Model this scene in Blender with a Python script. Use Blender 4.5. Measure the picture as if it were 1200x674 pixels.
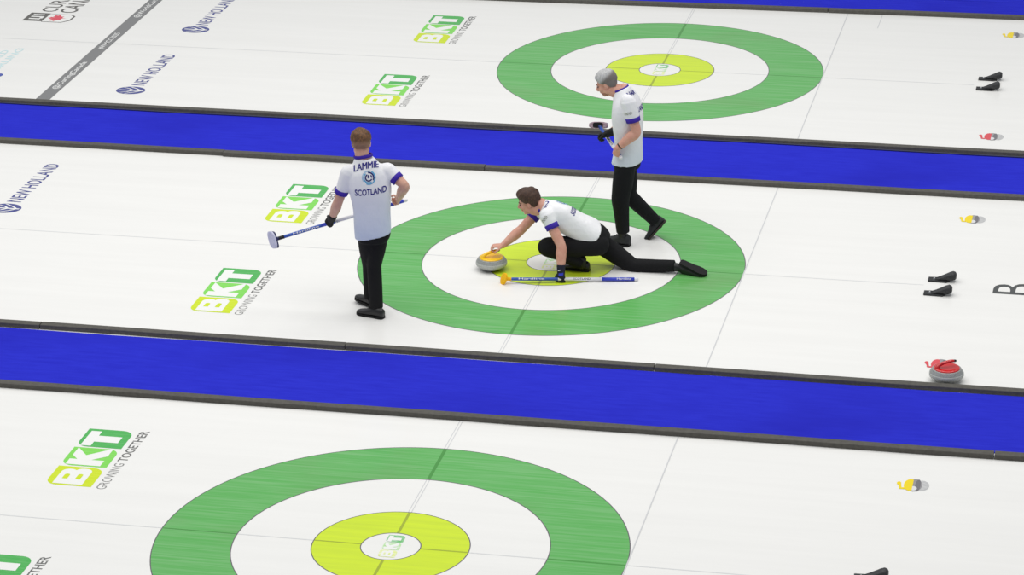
import bpy, bmesh, math, random
import numpy as np
from mathutils import Vector, Matrix
from mathutils.bvhtree import BVHTree
random.seed(7)
C = bpy.context.scene
for o in list(bpy.data.objects): bpy.data.objects.remove(o)
COL = C.collection

# ------------------------------------------------------------------ camera, light, exposure
cd = bpy.data.cameras.new('camera'); cam = bpy.data.objects.new('camera', cd); COL.objects.link(cam)
cam.location = (5.57955, -26.84007, 10.49283)
cam.rotation_mode = 'XYZ'; cam.rotation_euler = (1.19724313, 0.0166150468, 0.212080037)
cd.sensor_fit = 'HORIZONTAL'; cd.sensor_width = 36.0; cd.lens = 3645.636 * 36.0 / 1200.0
cd.clip_start = 0.5; cd.clip_end = 200
C.camera = cam
C.view_settings.view_transform = 'Standard'
try: C.view_settings.look = 'None'
except Exception: pass
C.view_settings.gamma = 1.0; C.view_settings.use_curve_mapping = False
C.view_settings.exposure = 0.0
try: C.cycles.use_denoising = True
except Exception: pass
W = bpy.data.worlds.new('arena_air'); C.world = W; W.use_nodes = True
bg = W.node_tree.nodes['Background']; bg.inputs[0].default_value = (0.93, 0.96, 1.0, 1); bg.inputs[1].default_value = 0.42
LIGHT = 222
for lx, ly in [(x, y) for x in (-10.5, -4.5, 1.5, 7.5) for y in (-6.5, .5, 7.5)]:
    ld = bpy.data.lights.new('arena_light', 'AREA'); ld.shape = 'RECTANGLE'; ld.size = 4.6; ld.size_y = 4.0
    ld.energy = LIGHT; ld.color = (1.0, 0.99, 0.965)
    lo = bpy.data.objects.new('arena_light', ld); COL.objects.link(lo); lo.location = (lx, ly, 13.5)

# ------------------------------------------------------------------ materials
def lin(c):
    return tuple((x / 255 / 12.92) if x / 255 <= 0.04045 else ((x / 255 + 0.055) / 1.055) ** 2.4 for x in c) + (1.0,)
def mat(name, rgb, rough=0.5, spec=0.4, noise=None, bump=None, metal=0.0, coat=0.0, sheen=0.0, sss=0.0):
    """noise=(scale vec, second rgb, strength contrast lo, hi); bump=(scale, strength, distance)"""
    m = bpy.data.materials.new(name); m.use_nodes = True; nt = m.node_tree; b = nt.nodes['Principled BSDF']
    b.inputs['Roughness'].default_value = rough; b.inputs['Specular IOR Level'].default_value = spec
    b.inputs['Metallic'].default_value = metal; b.inputs['Coat Weight'].default_value = coat
    b.inputs['Sheen Weight'].default_value = sheen
    if sss: b.inputs['Subsurface Weight'].default_value = sss; b.inputs['Subsurface Scale'].default_value = 0.01
    b.inputs['Base Color'].default_value = lin(rgb)
    tc = nt.nodes.new('ShaderNodeTexCoord')
    if noise:
        sc, rgb2, lo, hi = noise[:4]
        mp = nt.nodes.new('ShaderNodeMapping'); mp.inputs['Scale'].default_value = sc
        nt.links.new(tc.outputs['Object'], mp.inputs[0])
        n = nt.nodes.new('ShaderNodeTexNoise'); n.inputs['Scale'].default_value = 1.0; n.inputs['Detail'].default_value = 5
        n.inputs['Roughness'].default_value = 0.65
        nt.links.new(mp.outputs[0], n.inputs['Vector'])
        mr = nt.nodes.new('ShaderNodeMapRange'); mr.inputs[1].default_value = lo; mr.inputs[2].default_value = hi
        nt.links.new(n.outputs[0], mr.inputs[0])
        mx = nt.nodes.new('ShaderNodeMix'); mx.data_type = 'RGBA'
        mx.inputs[6].default_value = lin(rgb); mx.inputs[7].default_value = lin(rgb2)
        nt.links.new(mr.outputs[0], mx.inputs[0]); nt.links.new(mx.outputs[2], b.inputs['Base Color'])
        m['mix'] = mx.name
    if bump:
        n2 = nt.nodes.new('ShaderNodeTexNoise'); n2.inputs['Scale'].default_value = bump[0]; n2.inputs['Detail'].default_value = 3
        nt.links.new(tc.outputs['Object'], n2.inputs['Vector'])
        bp = nt.nodes.new('ShaderNodeBump'); bp.inputs['Strength'].default_value = bump[1]; bp.inputs['Distance'].default_value = bump[2]
        nt.links.new(n2.outputs[0], bp.inputs['Height']); nt.links.new(bp.outputs[0], b.inputs['Normal'])
    return m
def second_noise(m, sc, rgb, lo, hi):
    """a second, broader tint over a noise material"""
    nt = m.node_tree; b = nt.nodes['Principled BSDF']; src = b.inputs['Base Color'].links[0].from_socket
    tc = nt.nodes.new('ShaderNodeTexCoord'); mp = nt.nodes.new('ShaderNodeMapping'); mp.inputs['Scale'].default_value = sc
    nt.links.new(tc.outputs['Object'], mp.inputs[0])
    n = nt.nodes.new('ShaderNodeTexNoise'); n.inputs['Scale'].default_value = 1; n.inputs['Detail'].default_value = 3
    nt.links.new(mp.outputs[0], n.inputs['Vector'])
    mr = nt.nodes.new('ShaderNodeMapRange'); mr.inputs[1].default_value = lo; mr.inputs[2].default_value = hi
    nt.links.new(n.outputs[0], mr.inputs[0])
    mx = nt.nodes.new('ShaderNodeMix'); mx.data_type = 'RGBA'; mx.inputs[7].default_value = lin(rgb)
    nt.links.new(src, mx.inputs[6]); nt.links.new(mr.outputs[0], mx.inputs[0]); nt.links.new(mx.outputs[2], b.inputs['Base Color'])
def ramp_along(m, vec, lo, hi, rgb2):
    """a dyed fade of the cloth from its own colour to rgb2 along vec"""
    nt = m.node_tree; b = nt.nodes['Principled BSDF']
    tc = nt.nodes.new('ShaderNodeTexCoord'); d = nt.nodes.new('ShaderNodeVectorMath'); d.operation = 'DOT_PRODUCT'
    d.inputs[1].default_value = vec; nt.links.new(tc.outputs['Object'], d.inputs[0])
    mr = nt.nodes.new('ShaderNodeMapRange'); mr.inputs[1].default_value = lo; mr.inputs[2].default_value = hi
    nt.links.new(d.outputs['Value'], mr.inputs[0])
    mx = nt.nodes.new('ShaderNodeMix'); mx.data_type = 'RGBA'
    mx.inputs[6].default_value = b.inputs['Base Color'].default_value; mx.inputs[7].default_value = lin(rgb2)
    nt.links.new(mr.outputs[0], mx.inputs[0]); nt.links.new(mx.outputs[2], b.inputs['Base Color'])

ICE_R, ICE_S = 0.22, 0.3
M = {}
M['ice'] = mat('ice_white', (243, 242, 239), ICE_R, ICE_S, noise=((0.35, 5, 1), (238, 237, 234), 0.3, 0.75))
M['green'] = mat('ring_green', (92, 176, 88), ICE_R, ICE_S, noise=((0.9, 26, 1), (124, 188, 120), 0.40, 0.72))
second_noise(M['green'], (0.9, 1.1, 1), (112, 158, 96), 0.52, 0.95)
M['greenline'] = mat('tee_line_over_green', (74, 148, 68), ICE_R, ICE_S)
M['yellow'] = mat('ring_lime', (212, 235, 46), ICE_R, ICE_S, noise=((0.9, 18, 1), (198, 222, 50), 0.4, 0.75))
M['yellowline'] = mat('tee_line_over_lime', (164, 180, 50), ICE_R, ICE_S)
M['ringedge'] = mat('ring_edge_grey', (104, 98, 106), ICE_R, ICE_S)
M['line'] = mat('ice_line_grey', (210, 211, 212), ICE_R, ICE_S)
M['faint'] = mat('ice_line_faint', (219, 220, 220), ICE_R, ICE_S)
M['hog'] = mat('hog_line_grey', (126, 126, 126), ICE_R, ICE_S)
M['hogtext'] = mat('hog_text', (232, 232, 230), ICE_R, ICE_S)
M['tileY'] = mat('logo_lime', (206, 226, 14), ICE_R, ICE_S, noise=((6, 40, 1), (222, 236, 70), 0.45, 0.8))
M['tileL'] = mat('logo_light_green', (128, 218, 84), ICE_R, ICE_S, noise=((6, 40, 1), (150, 224, 120), 0.45, 0.8))
M['tileG'] = mat('logo_green', (74, 178, 84), ICE_R, ICE_S, noise=((6, 40, 1), (112, 192, 116), 0.45, 0.8))
M['tileYp'] = mat('logo_lime_worn', (226, 238, 130), ICE_R, ICE_S, noise=((14, 60, 1), (240, 243, 226), 0.4, 0.65))
M['tileLp'] = mat('logo_light_green_worn', (170, 224, 140), ICE_R, ICE_S, noise=((14, 60, 1), (236, 243, 232), 0.4, 0.65))
M['tileGp'] = mat('logo_green_worn', (112, 194, 118), ICE_R, ICE_S, noise=((14, 60, 1), (226, 240, 228), 0.45, 0.7))
M['logowhite'] = mat('logo_white', (243, 243, 240), ICE_R, ICE_S)
M['textgrey'] = mat('ice_text_grey', (112, 112, 110), ICE_R, ICE_S)
M['textgrey2'] = mat('ice_text_light_grey', (142, 142, 140), ICE_R, ICE_S)
M['navyice'] = mat('ice_text_indigo', (72, 78, 142), ICE_R, ICE_S)
M['cyanice'] = mat('ice_text_pale_cyan', (205, 230, 232), ICE_R, ICE_S)
M['blueice'] = mat('ice_blue', (70, 88, 170), ICE_R, ICE_S)
M['charice'] = mat('ice_charcoal', (92, 89, 84), ICE_R, ICE_S)
M['redice'] = mat('ice_red', (224, 74, 92), ICE_R, ICE_S)
M['markred'] = mat('printed_red', (222, 80, 88), ICE_R, ICE_S)
M['markyel'] = mat('printed_yellow', (245, 218, 20), ICE_R, ICE_S)
M['markgrey'] = mat('printed_granite', (140, 138, 140), ICE_R, ICE_S, noise=((25, 60, 1), (176, 174, 174), 0.35, 0.7))
M['marklight'] = mat('printed_granite_light', (178, 178, 178), ICE_R, ICE_S, noise=((25, 60, 1), (212, 212, 212), 0.35, 0.7))
M['markdark'] = mat('printed_granite_dark', (118, 116, 120), ICE_R, ICE_S)
M['markhi'] = mat('printed_highlight', (224, 224, 226), ICE_R, ICE_S)
M['letter'] = mat('sheet_letter_charcoal', (78, 80, 80), ICE_R, ICE_S)
M['carpet'] = mat('carpet_blue', (46, 52, 200), 0.95, 0.05, noise=((3, 22, 3), (40, 44, 188), 0.35, 0.7), bump=(260, 0.5, 0.003))
second_noise(M['carpet'], (0.5, 0.8, 1), (38, 40, 176), 0.5, 0.85)
M['foam'] = mat('foam_charcoal', (97, 95, 90), 0.85, 0.15, noise=((30, 30, 30), (84, 82, 78), 0.35, 0.7), bump=(180, 0.4, 0.002))
M['cord'] = mat('cord_grey', (62, 64, 88), 0.6, 0.3)
M['rubber'] = mat('rubber_black', (42, 43, 45), 0.55, 0.4, noise=((60, 60, 60), (60, 61, 63), 0.45, 0.7))
M['chrome'] = mat('bright_metal', (200, 202, 204), 0.3, 0.5, metal=0.8)
M['granite'] = mat('granite_grey', (158, 161, 158), 0.28, 0.5, noise=((150, 150, 150), (108, 110, 110), 0.46, 0.66))
M['granband'] = mat('granite_band', (190, 193, 188), 0.6, 0.3, noise=((150, 150, 150), (158, 160, 158), 0.45, 0.65))
M['hyel'] = mat('handle_yellow', (252, 200, 4), 0.25, 0.5, coat=0.3)
M['hred'] = mat('handle_red', (206, 20, 24), 0.2, 0.5, coat=0.4)
M['skin'] = mat('skin', (214, 168, 146), 0.5, 0.35, noise=((22, 22, 22), (204, 150, 130), 0.4, 0.75))
M['skin2'] = mat('skin_ruddy', (216, 164, 144), 0.5, 0.35, noise=((18, 18, 18), (206, 142, 124), 0.4, 0.75))
M['pants'] = mat('trouser_black', (24, 24, 26), 0.8, 0.2, bump=(22, 0.5, 0.012))
M['pants2'] = mat('trouser_black_matte', (23, 24, 27), 0.8, 0.2, bump=(20, 0.6, 0.014))
M['shoe'] = mat('shoe_black_leather', (26, 26, 28), 0.35, 0.5)
M['shoe2'] = mat('shoe_charcoal', (44, 46, 48), 0.6, 0.3)
M['sole'] = mat('sole_black', (20, 20, 21), 0.7, 0.3)
M['sole2'] = mat('sole_brown_grey', (58, 52, 48), 0.7, 0.3)
M['glove'] = mat('glove_black', (22, 22, 25), 0.7, 0.3)
M['gloveblue'] = mat('glove_navy', (20, 24, 44), 0.6, 0.35)
M['gloveacc'] = mat('glove_blue_patch', (52, 66, 205), 0.6, 0.3)
M['gloveprint'] = mat('glove_pale_print', (205, 205, 212), 0.6, 0.3)
M['purple'] = mat('cuff_purple', (64, 44, 160), 0.75, 0.2)
M['navytext'] = mat('shirt_letter_indigo', (52, 48, 132), 0.7, 0.2)
M['emb1'] = mat('emblem_navy', (38, 42, 112), 0.7, 0.2)
M['emb2'] = mat('emblem_sky', (96, 170, 214), 0.7, 0.2)
M['emb3'] = mat('emblem_pale', (170, 200, 226), 0.7, 0.2)
M['patch'] = mat('sleeve_patch_print', (120, 122, 104), 0.7, 0.2)
M['hairA'] = mat('hair_brown', (88, 64, 46), 0.6, 0.3, noise=((70, 70, 40), (136, 96, 62), 0.42, 0.7), bump=(140, 0.8, 0.006))
M['hairAside'] = mat('hair_short_nape', (150, 116, 94), .65, .3, noise=((90, 90, 60), (178, 134, 110), .4, .7))
M['hairB'] = mat('hair_silver', (196, 196, 196), 0.55, 0.35, noise=((80, 80, 30), (160, 160, 160), 0.4, 0.7), bump=(140, 0.8, 0.006))
M['hairBside'] = mat('hair_dark_grey', (120, 114, 110), 0.6, 0.3)
M['hairC'] = mat('hair_dark_brown', (64, 46, 38), 0.55, 0.35, noise=((80, 80, 30), (92, 66, 52), 0.4, 0.7), bump=(140, 0.8, 0.006))
M['beard'] = mat('stubble_brown', (150, 110, 92), 0.7, 0.2, noise=((120, 120, 120), (186, 138, 118), 0.35, 0.6))
M['brow'] = mat('eyebrow_brown', (84, 60, 48), 0.7, 0.2)
M['eye'] = mat('eye_dark', (50, 40, 38), 0.2, 0.5)
M['shaftblue'] = mat('shaft_blue', (44, 84, 176), 0.3, 0.5)
M['shaftdeep'] = mat('shaft_royal_blue', (50, 66, 196), 0.3, 0.5)
M['shaftwhite'] = mat('shaft_white', (232, 232, 236), 0.3, 0.5)
M['shafttext'] = mat('shaft_navy_print', (40, 44, 92), 0.4, 0.4)
M['black'] = mat('plain_black', (22, 22, 24), 0.45, 0.4)
M['padwhite'] = mat('pad_white', (220, 220, 236), 0.7, 0.2, noise=((40, 40, 40), (196, 198, 226), 0.4, 0.7))
M['padyel'] = mat('pad_yellow', (250, 190, 10), 0.6, 0.3)
M['padred'] = mat('pad_grey_red', (164, 130, 144), 0.6, 0.3, noise=((60, 60, 60), (196, 180, 190), 0.4, 0.6))
M['paneldark'] = mat('head_dark_blue', (44, 60, 120), 0.4, 0.4)

# ------------------------------------------------------------------ object helpers
ORG = {}
def link(name, verts, faces, m, parent=None, origin=None, smooth=False, label=None, cat=None, group=None, kind=None):
    """verts in world coordinates -> ONE mesh object; a child sits on its thing's origin"""
    top = parent
    org = Vector(origin) if (origin is not None and parent is None) else (Vector(ORG[parent.name]) if parent else Vector((0, 0, 0)))
    me = bpy.data.meshes.new(name)
    va = np.asarray(verts, float).reshape(-1, 3) - np.array(org)
    me.from_pydata(va.tolist(), [], [list(map(int, f)) for f in faces])
    ms = m if isinstance(m, (list, tuple)) else [m]
    for x in ms: me.materials.append(M[x])
    if smooth: me.polygons.foreach_set('use_smooth', [True] * len(me.polygons))
    me.update()
    o = bpy.data.objects.new(name, me); COL.objects.link(o)
    if parent: o.parent = parent
    else: o.location = org
    ORG[o.name] = tuple(org)
    tag(o, label, cat, group, kind)
    return o
def tag(o, label=None, cat=None, group=None, kind=None):
    if label: o['label'] = label
    if cat: o['category'] = cat
    if group: o['group'] = group
    if kind: o['kind'] = kind
def empty(name, loc, label, cat, group=None):
    o = bpy.data.objects.new(name, None); COL.objects.link(o); o.location = loc; o.empty_display_size = 0.1
    ORG[o.name] = tuple(loc); tag(o, label, cat, group); return o
def copy_tree(src, loc, label, rotz=0.0):
    r = src.copy(); COL.objects.link(r); r.location = loc; r.rotation_euler = (0, 0, rotz); r['label'] = label
    for ch in src.children:
        c = ch.copy(); COL.objects.link(c); c.parent = r
        for g in ch.children:
            d = g.copy(); COL.objects.link(d); d.parent = c
    return r

V3 = lambda *a: np.array(a if len(a) > 1 else a[0], float)
def nrm(v): v = np.asarray(v, float); return v / max(1e-9, np.linalg.norm(v))
class MB:
    def __init__(s): s.v = []; s.f = []
    def add(s, v, f):
        b = len(s.v); s.v += [tuple(x) for x in v]; s.f += [tuple(i + b for i in q) for q in f]; return s
    def rings(s, R, cap=True):
        n = len(R[0]); v = [p for r in R for p in r]; f = []
        for i in range(len(R) - 1):
            for j in range(n):
                k = (j + 1) % n; f.append((i * n + j, i * n + k, (i + 1) * n + k, (i + 1) * n + j))
        if cap: f.append(tuple(range(n))[::-1]); f.append(tuple(range((len(R) - 1) * n, len(R) * n)))
        return s.add(v, f)
    def tube(s, pts, rad, seg=14, sub=4, ref=None, caps=True, power=2.0):
        P = [V3(p) for p in pts]; Rr = [V3(r if hasattr(r, '__len__') else (r, r)) for r in rad]
        def cr(a, b, c, d, t): return 0.5 * ((2 * b) + (c - a) * t + (2 * a - 5 * b + 4 * c - d) * t * t + (3 * b - a - 3 * c + d) * t ** 3)
        Q = []; S = []; n = len(P)
        for i in range(n - 1):
            a, b, c, d = max(i - 1, 0), i, i + 1, min(i + 2, n - 1)
            pa = P[a] if i > 0 else 2 * P[0] - P[1]; pd = P[d] if i + 2 < n else 2 * P[-1] - P[-2]
            ra = Rr[a]; rd = Rr[d]
            for k in range(sub): Q.append(cr(pa, P[b], P[c], pd, k / sub)); S.append(cr(ra, Rr[b], Rr[c], rd, k / sub))
        Q.append(P[-1]); S.append(Rr[-1])
        T = [nrm(Q[min(i + 1, len(Q) - 1)] - Q[max(i - 1, 0)]) for i in range(len(Q))]
        u = V3(ref) if ref is not None else (V3(0, 0, 1) if abs(T[0][2]) < 0.8 else V3(1, 0, 0))
        def fr(u, t):
            u = nrm(u - np.dot(u, t) * t); return u, np.cross(t, u)
        R = []; U = []
        for t in T:
            u0, w0 = fr(V3(ref) if ref is not None else u, t); u = u0; U.append((u0, w0))
        def ring(c, uw, r):
            out = []
            for k in range(seg):
                a = 2 * math.pi * k / seg; ca, sa = math.cos(a), math.sin(a)
                if power != 2.0:
                    ca = math.copysign(abs(ca) ** (2 / power), ca); sa = math.copysign(abs(sa) ** (2 / power), sa)
                out.append(c + uw[0] * r[0] * ca + uw[1] * r[1] * sa)
            return out
        if caps:
            r0 = min(S[0]); r1 = min(S[-1])
            for a in (80, 55, 28):
                a = math.radians(a); R.append(ring(Q[0] - T[0] * r0 * math.sin(a), U[0], S[0] * math.cos(a)))
        for q, uw, r in zip(Q, U, S): R.append(ring(q, uw, r))
        if caps:
            for a in (28, 55, 80):
                a = math.radians(a); R.append(ring(Q[-1] + T[-1] * r1 * math.sin(a), U[-1], S[-1] * math.cos(a)))
        return s.rings(R)
    def ell(s, c, axes, r, nu=16, nv=10):
        c = V3(c); R = []
        for i in range(nv + 1):
            th = math.pi * (0.02 + 0.96 * i / nv); z = math.cos(th); q = math.sin(th); row = []
            for j in range(nu):
                a = 2 * math.pi * j / nu
                row.append(c + axes[0] * r[0] * q * math.cos(a) + axes[1] * r[1] * q * math.sin(a) + axes[2] * r[2] * z)
            R.append(row)
        return s.rings(R)
    def box(s, c, ax, h):
        c = V3(c); v = [c + ax[0] * h[0] * i + ax[1] * h[1] * j + ax[2] * h[2] * k for i in (-1, 1) for j in (-1, 1) for k in (-1, 1)]
        return s.add(v, [(0, 1, 3, 2), (4, 6, 7, 5), (0, 4, 5, 1), (2, 3, 7, 6), (0, 2, 6, 4), (1, 5, 7, 3)])
AX = (V3(1, 0, 0), V3(0, 1, 0), V3(0, 0, 1))
def solid(mb, voxel, smooth=2, fac=0.5):
    """one closed continuous surface out of overlapping shapes"""
    me = bpy.data.meshes.new('t'); me.from_pydata([tuple(map(float, p)) for p in mb.v], [], mb.f)
    bm = bmesh.new(); bm.from_mesh(me); bmesh.ops.recalc_face_normals(bm, faces=bm.faces); bm.to_mesh(me); bm.free()
    o = bpy.data.objects.new('t', me); COL.objects.link(o)
    r = o.modifiers.new('r', 'REMESH'); r.mode = 'VOXEL'; r.voxel_size = voxel; r.adaptivity = 0
    if smooth:
        q = o.modifiers.new('s', 'SMOOTH'); q.factor = fac; q.iterations = smooth
    bpy.context.view_layer.update()
    dg = bpy.context.evaluated_depsgraph_get(); m2 = bpy.data.meshes.new_from_object(o.evaluated_get(dg))
    v = np.empty(len(m2.vertices) * 3); m2.vertices.foreach_get('co', v); f = [tuple(p.vertices) for p in m2.polygons]
    bpy.data.objects.remove(o); bpy.data.meshes.remove(me); bpy.data.meshes.remove(m2)
    return v.reshape(-1, 3), f
_TX = {}
def text_mesh(s, bold=0.0):
    """2-D outline mesh of a word, scaled to the unit box -> (verts(n,2), faces, aspect)"""
    k = (s, bold)
    if k not in _TX:
        cu = bpy.data.curves.new('t', 'FONT'); cu.body = s; cu.size = 1; cu.offset = bold; cu.resolution_u = 3
        o = bpy.data.objects.new('t', cu); COL.objects.link(o); bpy.context.view_layer.update()
        me = bpy.data.meshes.new_from_object(o.evaluated_get(bpy.context.evaluated_depsgraph_get()))
        v = np.array([tuple(x.co)[:2] for x in me.vertices]); f = [tuple(p.vertices) for p in me.polygons]
        lo, hi = v.min(0), v.max(0); asp = (hi[0] - lo[0]) / (hi[1] - lo[1])
        _TX[k] = ((v - lo) / (hi - lo), f, asp); bpy.data.objects.remove(o); bpy.data.meshes.remove(me)
    return _TX[k]

# ------------------------------------------------------------------ the ice
floor_v = [(-16, -12, 0), (14, -12, 0), (14, 18, 0), (-16, 18, 0), (-16, -12, -0.05), (14, -12, -0.05), (14, 18, -0.05), (-16, 18, -0.05)]
ice = link('floor', floor_v, [(0, 1, 2, 3), (7, 6, 5, 4), (0, 4, 5, 1), (1, 5, 6, 2), (2, 6, 7, 3), (3, 7, 4, 0)], 'ice', kind='structure',
           label='white pebbled curling ice with painted rings, lines and sponsor logos')
Z1, Z2, Z3, Z4 = 0.0008, 0.0014, 0.0020, 0.0026
def mark(name, polys, m, z, parent, label=None, dz=0.0):
    v = []; f = []
    for p in polys:
        b = len(v); v += [(x, y, z + dz * (len(f) % 8)) for x, y in p]; f.append(tuple(range(b, b + len(p))))
    # face up
    f2 = []
    for q in f:
        a = sum(v[q[i]][0] * v[q[(i + 1) % len(q)]][1] - v[q[(i + 1) % len(q)]][0] * v[q[i]][1] for i in range(len(q)))
        f2.append(q if a > 0 else q[::-1])
    return link(name, v, f2, m, parent, label=label)
def annulus(cx, cy, r0, r1, n=160):
    out = []
    for i in range(n):
        a, b = 2 * math.pi * i / n, 2 * math.pi * (i + 1) / n
        out.append([(cx + r0 * math.cos(a), cy + r0 * math.sin(a)), (cx + r1 * math.cos(a), cy + r1 * math.sin(a)),
                    (cx + r1 * math.cos(b), cy + r1 * math.sin(b)), (cx + r0 * math.cos(b), cy + r0 * math.sin(b))])
    return out
def rect(x0, x1, y0, y1): return [(x0, y0), (x1, y0), (x1, y1), (x0, y1)]
SH = {'near': -6.15644, 'middle': 0.0, 'far': 6.12520}
def house(k):
    cy = SH[k]
    h = mark('target_house', annulus(0, cy, 1.223, 1.825), 'green', Z1, ice, 'green outer ring with the lime circle and button of the %s sheet' % k)
    mark('inner_circle', annulus(0, cy, 0.232, 0.606, 96), 'yellow', Z1, h, 'lime circle around the white button')
    for r in (1.827, 1.221, 0.608, 0.231):
        mark('ring_edge', annulus(0, cy, r - 0.0038, r + 0.0038), 'ringedge', Z2, h)
    s = 0.014
    mark('tee_line_band', [rect(-s, s, cy + a, cy + b) for a, b in ((1.226, 1.822), (-1.822, -1.226))], 'greenline', Z2, h)
    mark('tee_line_band', [rect(-s * .8, s * .8, cy + a, cy + b) for a, b in ((0.236, 0.603), (-0.603, -0.236))]
         + [rect(a, b, cy - .008, cy + .008) for a, b in ((0.236, 0.603), (-0.603, -0.236))], 'yellowline', Z2, h)
    mark('centre_line_band', [rect(a, b, cy - .008, cy + .008) for a, b in ((1.226, 1.822), (-1.822, -1.226))], 'greenline', Z2, h)
    return h
H = {k: house(k) for k in SH}
YB = {'near': (-8.5, -3.76), 'middle': (-2.34, 2.44), 'far': (3.86, 8.72)}
for k, cy in SH.items():
    y0, y1 = YB[k]
    tl = [rect(sx - .0035, sx + .0035, a, b) for sx in (-.012, .012) for a, b in ((y0, cy - 1.83), (cy - 1.216, cy - .614), (cy + .614, cy + 1.216), (cy + 1.83, y1))]
    mark('tee_line', tl, 'line', Z1, ice, 'thin double tee line crossing the %s sheet' % k)
    mark('back_line', [rect(1.824, 1.834, y0, y1)], 'line', Z3, ice, 'thin grey back line of the %s sheet' % k)
    mark('centre_line', [rect(a, b, cy - .006, cy + .006) for a, b in ((-16, -6.62), (-6.435, -1.834), (-1.216, -.614), (.614, 1.216), (1.84, 3.5))], 'faint', Z1, ice,
         'faint grey centre line running along the %s sheet' % k)
mark('courtesy_line', [rect(2.232, 2.241, 8.12, 8.66)], 'line', Z1, ice, 'short grey tick line beside the far bumper')
mark('hog_line', [rect(-6.607, -6.447, 3.86, 8.72)], 'hog', Z1, ice, 'wide grey hog line with white lettering across the far sheet')
HOG = ice.children[-1]
def uv2xy(y0, x0):  # reading along +Y, tops of the letters towards -X
    return lambda u, v: (x0 - v, y0 + u)
def ice_text(s, y0, y1, xbase, xtop, m, z, parent, bold=0.0, name='lettering', label=None):
    V, F, a = text_mesh(s, bold)
    g = uv2xy(y0, xbase)
    pts = [g(p[0] * (y1 - y0), p[1] * (xbase - xtop)) for p in V]
    return link(name, [(x, y, z) for x, y in pts], F, m, parent, label=label)
ice_text('@CurlingCanada', 4.36, 5.38, -6.478, -6.572, 'hogtext', Z2, HOG, 0.015)
ice_text('#WMCC2025', 5.89, 6.54, -6.49, -6.565, 'hogtext', Z2, HOG, 0.015)
ice_text('@WorldCurling', 7.19, 8.12, -6.478, -6.572, 'hogtext', Z2, HOG, 0.015)

def rtile(u0, u1, v0, v1, r, n=7):
    """tile with its top-left and bottom-right corners rounded"""
    p = [(u0, v0)]
    p += [(u1 - r + r * math.sin(math.radians(a)), v0 + r - r * math.cos(math.radians(a))) for a in np.linspace(0, 90, n)]
    p += [(u1, v1)]
    p += [(u0 + r - r * math.sin(math.radians(a)), v1 - r + r * math.cos(math.radians(a))) for a in np.linspace(0, 90, n)]
    return p
def rrect(u0, u1, v0, v1, r, n=6):
    """rectangle with both right corners rounded"""
    p = [(u0, v0)]
    p += [(u1 - r + r * math.sin(math.radians(a)), v0 + r - r * math.cos(math.radians(a))) for a in np.linspace(0, 90, n)]
    p += [(u1 - r + r * math.cos(math.radians(a)), v1 - r + r * math.sin(math.radians(a))) for a in np.linspace(0, 90, n)]
    return p + [(u0, v1)]
def logo(y0, x0, s, label, worn=False, words=True, dz=0.0):
    g = uv2xy(y0, x0); w = 'p' if worn else ''
    tl, gp, h = 0.353, 0.02, 0.395
    T = lambda poly, du: [g((u + du) * s, v * s) for u, v in poly]
    L = mark('sponsor_logo', [T(rtile(0, tl, 0, h, .10), 0)], 'tileY' + w, Z1 + dz, ice, label)
    mark('tile', [T(rtile(0, tl, 0, h, .10), tl + gp)], 'tileL' + w, Z1 + dz, L, 'light green tile with a white letter')
    mark('tile', [T(rtile(0, tl, 0, h, .10), 2 * (tl + gp))], 'tileG' + w, Z1 + dz, L, 'green tile with a white letter')
    lw = 'logowhite'
    mark('letter', [T(rrect(.025, .325, .085, .225, .06), 0), T(rrect(.025, .305, .205, .335, .06), 0)], lw, Z2 + dz, L, dz=.00006)
    mark('letter_counter', [T(rrect(.12, .22, .135, .178, .02), 0), T(rrect(.12, .21, .243, .288, .02), 0)], 'tileY' + w, Z3 + dz, L)
    d = tl + gp
    mark('letter', [T([(.02, .06), (.125, .06), (.125, .355), (.02, .355)], d), T([(.10, .19), (.21, .245), (.345, .355), (.20, .355), (.10, .27)], d),
                    T([(.10, .20), (.215, .06), (.353, .06), (.353, .075), (.19, .26)], d)], lw, Z2 + dz, L, dz=.00006)
    d = 2 * (tl + gp)
    mark('letter', [T([(.02, .27), (.31, .27), (.31, .36), (.02, .36)], d), T([(.105, .065), (.225, .065), (.225, .28), (.105, .28)], d)], lw, Z2 + dz, L, dz=.00006)
    if words:
        ice_text('GROWING', y0 - .02 * s, y0 + .475 * s, x0 + .125, x0 + .043, 'textgrey2', Z1, L, 0.0, label='light grey word')
        ice_text('TOGETHER', y0 + .515 * s, y0 + 1.125 * s, x0 + .125, x0 + .043, 'textgrey', Z1, L, 0.018, label='darker grey word')
    return L
for k, r, lab in (('near', .612, 'green and lime three-letter sponsor logo below the near bumper, up-sheet of the near rings'),
                  ('near', -1.76, 'corner of a green sponsor logo cut by the bottom of the picture'),
                  ('middle', -1.765, 'green and lime sponsor logo on the camera side of the middle centre line'),
                  ('middle', .635, 'green and lime sponsor logo behind the broom of the standing sweeper'),
                  ('far', -1.745, 'green and lime sponsor logo on the far sheet beside the middle walkway'),
                  ('far', .615, 'green and lime sponsor logo on the far sheet beyond its centre line')):
    logo(SH[k] + r, -2.625, 1.0, lab)
for k in SH:
    logo(SH[k] - .185, .075, .345, 'small worn sponsor logo in the white button of the %s rings' % k, True, False)

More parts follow.
